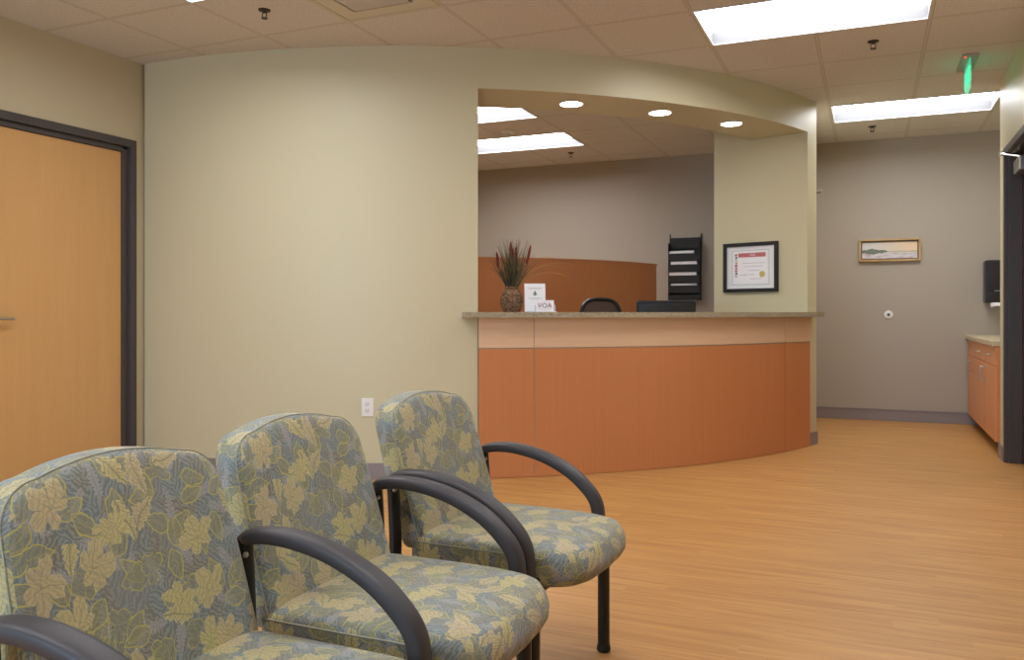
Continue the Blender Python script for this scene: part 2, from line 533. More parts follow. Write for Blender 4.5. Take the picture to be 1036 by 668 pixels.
def R_of(x, y): return math.hypot(x-CX, y-CY)
def gx(i): return -0.297+0.613*i
# troffers: (x0,x1,y0,y1, label)
TROF = [
    (gx(-1), gx(1), 4.62, 5.27, 'recessed ceiling light nearest the camera, over the floor before the counter'),
    (gx(0), gx(2), 7.20, 7.84, 'recessed ceiling light above the far end of the hallway'),
    (gx(-5), gx(-3), 2.76, 3.43, 'recessed ceiling light whose corner shows at the upper left frame edge'),
    (gx(-1), gx(1), 1.47, 2.10, None), (gx(-5), gx(-3), 0.22, 0.84, None), (gx(-1), gx(1), -1.03, -0.41, None),
    ]
OTROF = [
    (OX[5]-1.23, OX[5], 5.93, 6.57, 'recessed office ceiling light nearer the counter opening'),
    (OX[5]-1.23, OX[5], 7.20, 7.84, 'recessed office ceiling light nearer the taupe back wall')]
VENT = (gx(-4), gx(-3), 3.43, 4.01)
holes = [t[:4] for t in TROF]+[VENT]
ceil = cell_ceiling('ceiling', GX, GY, CEIL, holes,
    lambda x0, x1, y0, y1: (max(R_of(a, b) for a in (x0, x1) for b in (y0, y1)) < 3.95 and x1 < -.7 and y0 > 4.2) or x0 < XL-.7)
struct(ceil, 'suspended ceiling of square beige speckled tiles in a metal grid', 'ceiling')
oc = cell_ceiling('ceiling', [OX[0]-.0]+OX[1:], GY[12:], CEIL-.012, [t[:4] for t in OTROF],
    lambda x0, x1, y0, y1: min(R_of(a, b) for a in (x0, x1) for b in (y0, y1)) > 3.95 or x1 > -.1, disc=3.9)
struct(oc, 'suspended tile ceiling inside the reception office', 'ceiling')
lid = MB(); lid.box(XL-.2, X_EAST+.2, Y_SOUTH-.2, YF+.2, CEIL+.25, CEIL+.3)
struct(lid.build('ceiling', M['housing']), 'slab above the suspended ceiling', 'ceiling')

w = MB(); w.box(XL-.15, XL, Y_SOUTH, 2.92, 0, CEIL+.25).box(XL-.15, XL, 4.09, YF, 0, CEIL+.25).box(XL-.15, XL, 2.92, 4.09, 2.186, CEIL+.25)
struct(w.build('wall_left', M['wallwarm']), 'beige wall holding the maple door', 'wall')

w = MB()
w.ring(RIN, R0, -91.5, A_L, 0, CEIL+.1, 40)
w.ring(RIN, R0, A_L, A_R, SOFF, CEIL+.1, 50)
# pillar: radial jamb, hall side returning to the far wall
t_in = 3.37
p0 = cp(t_in, A_R); p1 = cp(R0, A_R)
arc = [cp(R0, A_R+(A_END-A_R)*i/4) for i in range(5)]
w.prism([p0]+arc+[(-.50, 7.12), (-.50, YF), (-.66, YF), (-.66, 7.50), (-1.10, 7.32)], 0, CEIL+.1)
struct(w.build('wall_curved', M['wall'], smooth=True, angle=30), 'curved beige wall and pillar with the arched reception opening', 'wall')

w = MB(); w.box(XL-.15, 2.2, YF, YF+.15, 0, CEIL+.25)
struct(w.build('wall_far', M['taupe']), 'taupe wall at the end of the hall and behind the office', 'wall')
# right wall with recessed door, ends at the sink alcove
YE = 6.90
DR0, DR1 = 5.60, 6.70       # door opening incl. frame
w = MB()
w.box(XR, XR+.16, 3.6, DR0, 0, CEIL+.25).box(XR, XR+.16, DR1, YE, 0, CEIL+.25).box(XR, XR+.16, DR0, DR1, 2.18, CEIL+.25)
w.box(XR+.16, 1.62, YE-.12, YE, 0, CEIL+.25)
w.box(1.50, 1.62, YE, YF, 0, CEIL+.25)
w.box(XR+.16, X_EAST, 3.6, 3.75, 0, CEIL+.25)
struct(w.build('wall_right', M['wall']), 'beige wall on the right with the dark framed door', 'wall')
w = MB(); w.box(X_EAST, X_EAST+.15, Y_SOUTH, 3.75, 0, CEIL+.25)
struct(w.build('wall_east', M['wallwarm']), 'beige wall beside the camera', 'wall')
# wall behind the camera with a window
WX0, WX1, WZ0, WZ1 = -3.75, -1.45, .75, 2.2
w = MB()
w.box(XL-.15, WX0, Y_SOUTH-.15, Y_SOUTH, 0, CEIL+.25).box(WX1, X_EAST+.15, Y_SOUTH-.15, Y_SOUTH, 0, CEIL+.25)
w.box(WX0, WX1, Y_SOUTH-.15, Y_SOUTH, 0, WZ0).box(WX0, WX1, Y_SOUTH-.15, Y_SOUTH, WZ1, CEIL+.25)
struct(w.build('wall_back', M['wallwarm']), 'beige wall behind the camera', 'wall')
w = MB()
for a, b2, c_, d in ((WX0, WX0+.05, WZ0, WZ1), (WX1-.05, WX1, WZ0, WZ1), (WX0+.05, WX1-.05, WZ0, WZ0+.05), (WX0+.05, WX1-.05, WZ1-.05, WZ1), (-2.63, -2.57, WZ0+.05, WZ1-.05)):
    w.box(a, b2, Y_SOUTH-.11, Y_SOUTH-.05, c_, d)
struct(w.build('window_1', M['dark']), 'dark framed window behind the camera', 'window')

# baseboards
b_ = MB(); b_.ring(R0, R0+.012, -91.5, A_L-.1, 0, .10, 36); b_.ring(R0, R0+.012, A_R+.1, A_END, 0, .10, 4)
struct(b_.build('baseboard_curved', M['base']), 'grey vinyl baseboard along the curved wall and pillar', 'baseboard')
b_ = MB(); b_.box(-.5, .93, YF-.012, YF, 0, .112, .003)
b_.box(-.5, .86, YF-.016, YF, .100, .112, .002)
struct(b_.build('baseboard_far', M['base']), 'grey vinyl baseboard at the foot of the taupe wall', 'baseboard')
b_ = MB(); b_.box(XR-.012, XR, DR1+.003, YE, 0, .10).box(XR-.012, XR+.1, YE, YE+.012, 0, .10)
struct(b_.build('baseboard_right', M['base']), 'grey baseboard on the wall end beside the dark door frame', 'baseboard')
b_ = MB(); b_.box(XL, XL+.012, 4.093, 4.15, 0, .10)
struct(b_.build('baseboard_left', M['base']), 'grey baseboard between the maple door and the corner', 'baseboard')
b_ = MB(); b_.box(-.5, -.488, 7.14, YF-.013, 0, .10)
struct(b_.build('baseboard_hall', M['base']), 'grey baseboard on the hall side of the pillar', 'baseboard')

# left door
d = thing('door_1', 'maple veneer door in a dark brown frame on the left', 'door', (XL, 3.5, 0), kind='structure')
fr = MB()
def P_(o, x0, x1, y0, y1, z0, z1, b=.0): o.box(x0, x1, y0-3.5, y1-3.5, z0, z1, b)
FO = 4.092
P_(fr, -.14, .016, FO-.05, FO, 0, 2.186, .004); P_(fr, -.14, .016, 2.915, 2.965, 0, 2.186, .004); P_(fr, -.14, .016, 2.965, FO-.05, 2.136, 2.186, .004)
P_(fr, -.14, -.012, FO-.085, FO-.05, 0, 2.12, .003); P_(fr, -.14, -.012, 2.965, 3.0, 0, 2.12, .003); P_(fr, -.14, -.012, 3.0, FO-.085, 2.105, 2.136, .003)
fr.build('door_frame', M['dark'], d)
sl = MB(); P_(sl, -.075, -.030, 3.003, FO-.088, .008, 2.102, .002); leafo = sl.build('door_leaf', M['maple'], d)
h = MB()
h.lathe([(.0, 0), (.030, 0), (.030, .006), (.024, .011), (.010, .012), (.010, .05), (.0, .05)], (-.030, 3.07-3.5, 1.012), 20, 'x')
h.tube(spline([(.012, 3.07-3.5, 1.012), (.020, 3.10-3.5, 1.012), (.020, 3.16-3.5, 1.010), (.019, 3.225-3.5, 1.006)], 5), .009, 10)
h.build('door_handle', M['metal'], leafo, smooth=True)

# right door, dark, set back in the opening, with closer
d = thing('door_2', 'dark brown door recessed in a black-brown frame at the right edge', 'door', (XR, 6.17, 0), kind='structure')
def Q_(o, x0, x1, y0, y1, z0, z1, b=.0): o.box(x0, x1, y0-6.17, y1-6.17, z0, z1, b)
fr = MB()
for y0, y1 in ((DR1-.05, DR1), (DR0, DR0+.05)): Q_(fr, -.008, .16, y0, y1, 0, 2.186, .004)
Q_(fr, -.008, .16, DR0+.05, DR1-.05, 2.136, 2.186, .004)
Q_(fr, .02, .10, DR1-.068, DR1-.05, 0, 2.136, .003); Q_(fr, .02, .10, DR0+.05, DR0+.068, 0, 2.136, .003); Q_(fr, .02, .10, DR0+.068, DR1-.068, 2.118, 2.136, .003)
fr.build('door_frame', M['dark'], d)
sl = MB(); Q_(sl, .10, .145, DR0+.052, DR1-.052, .008, 2.13, .002); lf = sl.build('door_leaf', M['darkwood'], d)
cl = MB(); Q_(cl, .035, .098, 6.30, 6.56, 1.98, 2.075, .008)
dc = cl.build('door_closer', M['metal'], d)
ar = MB(); ar.tube([(.06, 6.40-6.17, 2.08), (.03, 6.52-6.17, 2.11), (-.02, 6.66-6.17, 2.15)], .008, 8); ar.lathe([(0, 0), (.016, 0), (.016, .03), (0, .03)], (-.022, 6.67-6.17, 2.135), 12)
ar.build('closer_arm', M['metal'], dc, smooth=True)

# ------------------------------------------------------------------ ceiling fittings
def troffer(x0, x1, y0, y1, label, zc=CEIL, hidden=False):
    r = thing('ceiling_light', label, 'ceiling light', ((x0+x1)/2, (y0+y1)/2, zc), group='recessed ceiling lights')
    a, b2 = (x1-x0)/2, (y1-y0)/2
    m = MB(); sdm = MB(); e = .014; hgt = .108
    for (p, q, s_, t) in ((-a, -a+e, -b2, b2), (a-e, a, -b2, b2), (-a+e, a-e, -b2, -b2+e), (-a+e, a-e, b2-e, b2)):
        m.box(p, q, s_, t, -.004, hgt)
        ins = .0012
        sdm.box(p+(ins if p < 0 and q < 0 else -ins)*(1 if q-p < .1 else 0), q+(ins if p < 0 and q < 0 else -ins)*(1 if q-p < .1 else 0),
                s_+(ins if s_ < 0 and t < 0 else -ins)*(1 if t-s_ < .1 else 0), t+(ins if s_ < 0 and t < 0 else -ins)*(1 if t-s_ < .1 else 0), .004, hgt-.03)
    m.box(-a, a, -b2, b2, hgt, hgt+.01)
    m.build('housing', M['housing'], r)
    sdm.build('glowing_side', M['sideglow'], r)  # inner recess walls, their lit tone painted as emission
    l = MB(); l.box(-a+e, a-e, -b2+e, b2-e, hgt-.028, hgt-.022); l.build('lens', M['lens'], r)
    return r
for t in TROF:
    troffer(*t[:4], t[4] or 'recessed ceiling light behind the camera, outside the picture')
for t in OTROF: troffer(*t, zc=CEIL-.012)

# supply air diffuser tile
r = thing('air_diffuser', 'square metal ceiling air diffuser by the left of the curved wall', 'air vent', ((VENT[0]+VENT[1])/2, (VENT[2]+VENT[3])/2, CEIL))
m = MB(); a, b2 = (VENT[1]-VENT[0])/2, (VENT[3]-VENT[2])/2
M['diff'] = plain('beige_vent_enamel', rgb(208, 200, 184), 0.5, var=0.02)
M['diffin'] = plain('grey_vent_enamel', rgb(196, 190, 190), 0.5, var=0.02)
for k, (i0, i1, z0, z1) in enumerate(((0, .012, -.002, .01), (.018, .115, -.001, .006), )):
    m.box(-a+i0, -a+i1, -b2+i0, b2-i0, z0, z1).box(a-i1, a-i0, -b2+i0, b2-i0, z0, z1)
    m.box(-a+i1, a-i1, -b2+i0, -b2+i1, z0, z1).box(-a+i1, a-i1, b2-i1, b2-i0, z0, z1)
m.build('frame', M['diff'], r)
m = MB(); m.box(-a+.1, a-.1, -b2+.1, b2-.1, .05, .055); m.box(-a+.02, a-.02, -b2+.02, b2-.02, .09, .10); m.build('duct', M['blackmatt'], r)
m = MB(); m.box(-a+.13, a-.13, -b2+.13, b2-.13, -.004, .002, .001); m.build('face_plate', M['diffin'], r)

def sprinkler(x, y, z, label, mat):
    r = thing('fire_sprinkler', label, 'fire sprinkler', (x, y, z), group='ceiling sprinklers')
    m = MB(); m.lathe([(0, 0), (.034, 0), (.030, -.007), (.012, -.009), (.010, -.016), (0, -.016)], (0, 0, 0), 24); m.build('escutcheon', mat, r, smooth=True)
    m = MB()
    for s_ in (-1, 1): m.tube(spline([(s_*.006, 0, -.012), (s_*.014, 0, -.024), (s_*.012, 0, -.038), (0, 0, -.046)], 4), .0028, 6)
    m.lathe([(0, -.044), (.018, -.045), (.018, -.048), (0, -.048)], (0, 0, 0), 16); m.build('deflector', mat, r, smooth=True)
    return r
M['bronze'] = plain('dark_bronze', rgb(52, 42, 36), 0.4, 0.5)
sprinkler(-3.07, 3.67, CEIL, 'dark ceiling sprinkler above the left wall corner', M['bronze'])
sprinkler(0.02, 5.58, CEIL, 'ceiling sprinkler between the two bright ceiling lights', M['bronze'])
sprinkler(0.02, 8.13, CEIL, 'ceiling sprinkler near the far taupe wall', M['bronze'])
sprinkler(-2.85, 8.16, CEIL-.012, 'small sprinkler on the office ceiling behind the long light', M['bronze'])
r = thing('smoke_detector', 'round white smoke detector between the two office ceiling lights', 'smoke detector', (-3.03, 6.95, CEIL-.012))
m = MB(); m.lathe([(0, 0), (.06, 0), (.058, -.018), (.045, -.03), (0, -.03)], (0, 0, 0), 28); m.build('body', M['white'], r, smooth=True)
m = MB(); m.lathe([(0, -.029), (.022, -.030), (.018, -.042), (0, -.044)], (0, 0, 0), 20); m.build('sensor_cap', M['diffin'], r, smooth=True)

# exit sign
ex = thing('exit_sign', 'green edge-lit exit sign hanging from a grey ceiling canopy', 'exit sign', (.60, 6.29, CEIL))
m = MB(); m.box(-.05, .05, -.21, .21, -.012, 0, .003); m.build('canopy', plain('grey_canopy', rgb(160, 152, 146), 0.5, 0.1), ex)
m = MB(); m.lathe([(0, 0), (.008, 0), (.006, -.004), (0, -.005)], (-.03, -.17, -.012), 10); m.build('indicator', emit('red_indicator', (1, .05, .03, 1), 1.5), ex, smooth=True)
def acrylic():
    m, nt, b = newmat('green_edge_lit_acrylic')
    b.inputs['Base Color'].default_value = (.35, .85, .65, 1)
    b.inputs['Emission Color'].default_value = (.05, .85, .48, 1); b.inputs['Emission Strength'].default_value = .35
    b.inputs['Alpha'].default_value = .6; b.inputs['Roughness'].default_value = .15
    return m
m = MB(); m.box(-.004, .004, -.15, .15, -.215, -.012, .001); pn = m.build('panel', acrylic(), ex)
gm = emit('green_letters', (.05, .8, .4, 1), .9)
for s_, rz in ((-1, -PI/2), (1, PI/2)):
    mt = Matrix.Translation((s_*.0055, 0, -.115)) @ Matrix.Rotation(rz, 4, 'Z') @ Matrix.Rotation(PI/2, 4, 'X')
    text_mesh('letters', 'EXIT', .15, gm, mt, pn)

# downlights in the soffit
def downlight(x, y, label):
    r = thing('downlight', label, 'downlight', (x, y, SOFF), group='downlights in the counter soffit')
    m = MB(); n = 36
    prof = [(.074, .0), (.086, .0), (.088, -.003), (.084, -.006), (.077, -.006), (.0745, -.001)]
    rows = [[m.bm.verts.new((q*math.cos(2*PI*k/n), q*math.sin(2*PI*k/n), z)) for k in range(n)] for q, z in prof]
    for i in range(len(rows)):
        A, B = rows[i], rows[(i+1) % len(rows)]
        for k in range(n): m.bm.faces.new((A[k], A[(k+1) % n], B[(k+1) % n], B[k]))
    m.build('trim_ring', M['housing'], r, smooth=True)
    m = MB(); m.lathe([(0, -.0005), (.074, -.0005), (.074, -.0035), (0, -.0045)], (0, 0, 0), 36); m.build('lens', M['downlens'], r, smooth=True)
downlight(-1.853, 5.315, 'leftmost of the three round downlights over the counter')
downlight(-1.36, 5.80, 'middle of the three round downlights over the counter')
downlight(-.95, 6.35, 'rightmost of the three round downlights, nearest the pillar')

# ------------------------------------------------------------------ reception counter
ct = thing('reception_counter', 'curved reception counter with orange laminate front and pale peach top band', 'reception desk', (cp(R0, -40)[0], cp(R0, -40)[1], 0))
off = Matrix.Translation((-ct.location.x, -ct.location.y, 0))
def cpart(mb, name, mat, smooth=True):
    for v in mb.bm.verts: v.co = off @ v.co
    return mb.build(name, mat, ct, smooth=smooth, angle=30)
S1, S2 = -55.0, -25.9
g = .04
RP = R0+.022
body = MB(); body.ring(3.98, RP-.003, A_L+.06, A_R-.06, 0.004, 1.010, 40); cpart(body, 'knee_wall', M['strip'])
for a0, a1 in ((A_L+.04, S1-g), (S1+g, S2-g), (S2+g, A_R-.04)):
    n = max(3, int(a1-a0))
    p = MB(); p.ring(RP-.0029, RP, a0, a1, .003, .813, n); cpart(p, 'front_panel', M['lam'])
    p = MB(); p.ring(RP-.0029, RP+.001, a0, a1, .821, 1.010, n); cpart(p, 'band_panel', M['lamlight'])
top = MB()
top.ring(3.72, R0+.001, A_L+.1, A_R-.1, 1.0105, 1.045, 44)
top.ring(R0+.0015, R0+.085, A_L-1.35, -19.1, 1.0105, 1.045, 46)
o = top.build('granite_countertop', M['granite'], smooth=True, angle=30)
tag(o, 'long curved speckled granite top on the reception counter', 'countertop')

# work surface inside the office
o = MB()  .ring(3.45, 3.97, A_L+.5, -32, .715, .74, 30).build('work_desk', M['lamlight'], smooth=True, angle=30)
wd = thing('office_desk', 'curved office work desk hidden behind the reception counter', 'desk', (0, 0, 0))
o.name = 'desk_top'; o.parent = wd
for a in (-58, -45, -33):
    MB()  .ring(3.5, 3.9, a-.25, a+.25, 0, .714, 2).build('desk_panel', M['lamlight'], wd)

# curved orange partition
pt = thing('curved_partition', 'curved orange-brown laminate partition behind the reception desk', 'partition', (0, 0, 0))
MB().ring(2.50, 2.55, -72, -11.5, 0.02, 1.49, 50).build('panel', M['lam'], pt, smooth=True, angle=30)
MB().ring(2.495, 2.556, -72, -11.3, 1.49, 1.504, 50).build('cap_rail', M['lam'], pt, smooth=True, angle=30)
MB().ring(2.49, 2.56, -72, -11.4, 0, .02, 50).build('plinth', M['base'], pt, smooth=True, angle=30)

# task chair
tc = thing('office_chair', 'office task chair with dark framed brown mesh back behind the counter', 'chair', (-1.90, 6.335, 0), math.radians(35))
out = []
def chair_outline(w_, h0, h1, n=40):
    P = []
    for k in range(n):
        a = 2*PI*k/n; ca, sa = math.cos(a), math.sin(a)
        P.append((w_*math.copysign(abs(ca)**.55, ca), (h0+h1)/2+(h1-h0)/2*math.copysign(abs(sa)**.7, sa)))
    return P
def bowed(x, z): return .22+.05*(x/.22)**2*-1
o_ = chair_outline(.175, .66, 1.150)
ptsb = [(x, bowed(x, z), z) for x, z in o_]; ptsb.append(ptsb[0])
MB().tube(ptsb, .016, 10, caps=False).build('back_frame', M['black'], tc, smooth=True)
m = MB(); ctr = m.bm.verts.new((0, .222, .885)); vs = [m.bm.verts.new((x, bowed(x, z), z)) for x, z in o_]
mid = [m.bm.verts.new((x*.5, bowed(x*.5, z)+.0, .885+(z-.885)*.5)) for x, z in o_]
n = len(vs)
for k in range(n):
    m.bm.faces.new((vs[k], vs[(k+1) % n], mid[(k+1) % n], mid[k])); m.bm.faces.new((mid[k], mid[(k+1) % n], ctr))
ob = m.build('back_mesh', M['mesh'], tc, smooth=True); sd = ob.modifiers.new('s', 'SOLIDIFY'); sd.thickness = .004
MB().box(-.24, .24, -.26, .2, .44, .50, .025).build('seat', M['blackmatt'], tc, smooth=True)
MB().tube(spline([(0, .05, .42), (0, .25, .44), (0, .28, .55), (0, .25, .80)], 5), .02, 10).build('back_support', M['black'], tc, smooth=True)
MB().lathe([(0, .08), (.03, .08), (.03, .28), (.02, .29), (.02, .44), (0, .44)], (0, 0, 0), 16).build('column', M['metal'], tc, smooth=True)
m = MB()
for k in range(5):
    a = 2*PI*k/5; m.tube([(0, 0, .10), (.28*math.cos(a), .28*math.sin(a), .075)], .018, 8)
m.build('star_base', M['black'], tc, smooth=True)
for k in range(5):
    a = 2*PI*k/5
    MB().lathe([(0, -.015), (.027, -.015), (.027, .015), (0, .015)], (.28*math.cos(a), .28*math.sin(a), .028), 14, 'y').build('caster', M['black'], tc, smooth=True)

# monitor seen from behind, just above the counter
mn = thing('computer_monitor', 'black computer monitor seen from behind over the counter edge', 'monitor', (-1.435, 6.325, .742), math.radians(16))
m = MB(); m.box(-.225, .225, 0, .03, .07, .393, .014); m.build('screen_housing', M['black'], mn, smooth=True)
m = MB(); m.box(-.215, .215, -.022, .0, .085, .380, .018); m.build('rear_cover', M['black'], mn, smooth=True)
m = MB(); m.box(-.03, .03, -.028, -.005, .01, .2, .005); m.build('neck', M['black'], mn)
m = MB(); m.box(-.13, .13, -.1, .1, 0, .012, .005); m.build('stand', M['black'], mn)
mb_ = MB(); mb_.box(-.215, .215, .0301, .0306, .09, .355); mb_.build('screen', M['blackmatt'], mn)

# ------------------------------------------------------------------ wall file rack
rk = thing('file_rack', 'tall black wall file rack with four pockets of white papers', 'file rack', (-1.782, YF, 1.17))
W_ = .163
m = MB(); m.box(-W_, W_, -.012, -.001, 0, .66, .002)
for s_ in (-1, 1): m.box(s_*W_-.004, s_*W_+.004, -.018, -.001, .56, .70)
m.build('back_panel', M['blackmatt'], rk)
for s_ in (-1, 1):
    m = MB(); x = s_*(W_-.001); m.box(x-.003, x+.003, -.10, -.0125, .0, .60, .001); m.build('side_panel', M['blackmatt'], rk)
zs = [.455, .34, .225, .12, .020]
for i, z in enumerate(zs):
    m = MB()
    m.box(-W_+.003, W_-.003, -.098, -.092, max(0, z-.045), z+.035, .001)
    m.box(-W_+.003, W_-.003, -.092, -.0125, max(0, z-.045), max(.004, z-.041))
    m.build('pocket', M['blackmatt'], rk)
MB().box(-W_+.004, W_-.004, -.03, -.0125, .545, .655, .002).build('header', M['blackmatt'], rk)
for i, (z, x0, x1, th) in enumerate(((.45, -.155, .105, .022), (.337, -.140, .13, .030), (.229, -.155, .13, .034), (.116, -.14, .13, .016))):
    p = MB()
    for k in range(4):
        q = random.uniform(-.004, .004)
        p.box(x0+q, x1+q, -.089+k*.016, -.077+k*.016, z-.03, z+.040+th+.003*k, .002)
    o = p.build('paper_stack', M['paper']); o.location = (-1.782, YF, 1.17)
    tag(o, ['top', 'second from top', 'third from top', 'lowest'][i]+' stack of white papers in the black file rack', 'papers', 'papers in the wall file rack')

# ------------------------------------------------------------------ certificate on the jamb wall
ux, uy = -math.cos(math.radians(A_R)), -math.sin(math.radians(A_R))   # inward along the jamb
nx, ny = -uy, ux    # facing normal candidates
if (nx*(0-p1[0])+ny*(0-p1[1])) < 0: nx, ny = -nx, -ny
def jamb(t): return (p1[0]+ux*t, p1[1]+uy*t)
tm = (.2375+.7225)/2; wc = .485; zc0, zc1 = 1.210, 1.617
cx_, cy_ = jamb(tm)
ce = thing('framed_certificate', 'black framed certificate with red banner and gold seal on the pillar wall', 'certificate', (cx_, cy_, zc0))
ce.rotation_euler = (0, 0, math.atan2(-ny, -nx)-PI/2)   # local -y points out of the wall, x to the viewer's right
H_ = zc1-zc0
def frame_box(m, w2, h0, h1, bw, y0, y1, bev=.002):
    m.box(-w2, -w2+bw, y0, y1, h0, h1, bev); m.box(w2-bw, w2, y0, y1, h0, h1, bev)
    m.box(-w2+bw, w2-bw, y0, y1, h0, h0+bw, bev); m.box(-w2+bw, w2-bw, y0, y1, h1-bw, h1, bev)
m = MB(); frame_box(m, wc/2, 0, H_, .030, -.026, -.002, .003); m.build('frame', M['blackmatt'], ce)
MB().box(-wc/2+.03, wc/2-.03, -.010, -.003, .03, H_-.03).build('mat_board', M['paper'], ce)
M['greyline'] = plain('grey_green_line', rgb(140, 145, 138), .6)
m = MB(); frame_box(m, .165, .060, H_-.062, .003, -.0115, -.0102, 0); m.build('border_line', M['greyline'], ce)
cert = MB().box(-.150, .150, -.0112, -.0102, .072, H_-.074).build('certificate_sheet', plain('certificate_paper', rgb(244, 240, 244), .6, var=.01), ce)
red = plain('red_banner', rgb(186, 62, 66), .6, var=.1)
MB().box(-.108, .135, -.0120, -.0113, H_-.120, H_-.085).build('banner', red, cert)
text_mesh('banner_text', 'VOA', .024, M['paper'], Matrix.Translation((.02, -.0122, H_-.102)) @ Matrix.Rotation(PI/2, 4, 'X'), cert, .0002)
MB().lathe([(0, -.0002), (.026, -.0002), (.024, -.0018), (0, -.0022)], (.105, -.0113, .145), 24, 'y').build('gold_seal', plain('gold_foil', rgb(206, 186, 74), .35, .3), cert)
greytxt = plain('grey_print', rgb(176, 172, 182), .6)
for z, w1, x in ((.238, .10, .03), (.212, .085, .03), (.178, .055, .03), (.145, .045, -.01), (.140, .03, -.07), (.108, .05, .05)):
    MB().box(x-w1, x+w1, -.0117, -.0113, z-.002, z+.002).build('print_line', greytxt, cert)
sq = [(150, 120, 70), (40, 80, 90), (190, 190, 170), (200, 140, 60), (150, 60, 50), (180, 90, 110)]
for k in range(9):
    c_ = sq[k % 6]
    MB().box(-.140+(k % 2)*.004, -.116, -.0118, -.0113, H_-.108-k*.022, H_-.090-k*.022).build('photo_strip', plain('strip_colour', rgb(*c_), .6, var=.3, scale=120), cert)
def glassmat():
    m, nt, b = newmat('thin_glass'); b.inputs['Base Color'].default_value = (1, 1, 1, 1); b.inputs['Alpha'].default_value = .06
    b.inputs['Roughness'].default_value = .05; return m
M['glass'] = glassmat()
MB().box(-wc/2+.03, wc/2-.03, -.0180, -.0165, .03, H_-.03).build('glass', M['glass'], ce)

# ------------------------------------------------------------------ plant in woven vase
vx, vy = cp(4.02, -56.5)
vp = thing('dried_grass_arrangement', 'dried grasses and dark red plumes in a brown woven vase on the counter', 'dried plant', (vx, vy, 1.0455))
def wovenmat():
    m, nt, b = newmat('woven_rattan')
    v = coord(nt, 'Object', (1, 1, 1))
    sep = nt.nodes.new('ShaderNodeSeparateXYZ'); nt.links.new(v, sep.inputs[0])
    n1 = noise(nt, coord(nt, 'Object', (60, 60, 110)), 1, 4, .7)
    c = mix(nt, n1.step(.35, .65), rgb(58, 36, 22), rgb(150, 112, 78))
    nt.links.new(c.s, b.inputs['Base Color']); b.inputs['Roughness'].default_value = .7
    return m
m = MB(); prof = [(0, 0), (.052, 0)]
for k in range(40):
    z = .004+.162*k/39; t = z/.166
    q = .056+.024*math.sin(min(1, t*1.15)*PI)**.8-.008*max(0, t-.7)/.3
    prof.append((q+.0022*math.sin(z*2*PI/.0125), z))
prof += [(.044, .168), (.042, .12), (0, .115)]
m.lathe([(q*.93, z) for q, z in prof], (0, 0, 0), 40); m.build('vase', wovenmat(), vp, smooth=True, angle=60)
greens = [(64, 66, 52), (84, 84, 60), (110, 104, 66), (52, 54, 50), (140, 122, 70), (92, 72, 60)]
gm_ = [plain('dried_grass', rgb(*c_), .7, var=.2) for c_ in greens]
def blade(mb, base, ang, tilt, L, w_, droop):
    pts = []; dx, dy = math.cos(ang), math.sin(ang)
    for k in range(9):
        t = k/8; rr = L*(t*math.sin(tilt)+droop*t*t*t*.5); zz = L*(t*math.cos(tilt)-droop*t*t*t*.55)
        pts.append((base[0]+dx*rr, base[1]+dy*rr, base[2]+zz))
    mb.tube(pts, lambda f_: w_*(1-f_*.85)+.0002, 4)
for gi, mat_ in enumerate(gm_):
    m = MB()
    for k in range(58 if gi != 4 else 30):
        a = random.uniform(0, 2*PI); tl = abs(random.gauss(0, .34))
        L = random.uniform(.18, .37) if gi < 4 else random.uniform(.26, .38)
        blade(m, (random.uniform(-.025, .025), random.uniform(-.025, .025), .13), a, min(tl, .60), L*(1 if tl < .35 else .8), .0020, random.uniform(0, .22))
    o = m.build('grass_blades', mat_, vp, smooth=True); o['kind'] = 'stuff'
m = MB()
lat = Vector((math.cos(YAW), math.sin(YAW), 0))
for dxx, L, zt in ((1, .40, .24), (1, .33, .22), (.9, .30, .28), (-.9, .26, .2), (.95, .36, .17)):
    pts = [Vector((0, 0, .14))+lat*(L*dxx*t)+Vector((0, .03*t, zt*(1-(1-t)**2)-.07*t*t)) for t in [k/10 for k in range(11)]]
    m.tube(pts, lambda f_: .0026*(1-f_*.5), 5)
o = m.build('arching_frond', plain('straw', rgb(176, 132, 78), .7), vp, smooth=True)
redp = plain('dark_red_plume', rgb(116, 38, 36), .85, var=.3, scale=90)
for (lx, z0, z1, tl) in ((-.088, .30, .395, -.10), (-.006, .36, .46, 0), (.022, .29, .43, .05), (.098, .315, .44, .22), (.01, .33, .42, -.02)):
    base = lat*lx
    m = MB(); m.tube(spline([Vector((0, 0, .13)), base*.5+Vector((0, 0, .24)), base+Vector((0, 0, z0))], 4), .0016, 5); m.build('plume_stem', gm_[3], vp, smooth=True)
    m = MB(); top_ = base+lat*((z1-z0)*tl)+Vector((0, 0, z1))
    pts = [base.lerp(top_, t/10)+Vector((0, 0, z0*(1-t/10))) for t in range(11)]
    pts = [Vector((base.x+(top_.x-base.x)*t/10, base.y+(top_.y-base.y)*t/10, z0+(z1-z0)*t/10)) for t in range(11)]
    m.tube(pts, lambda f_: .0115*math.sin(PI*min(1, .08+f_*.9))**.6*(1+.15*math.sin(f_*60)), 8); m.build('plume', redp, vp, smooth=True)

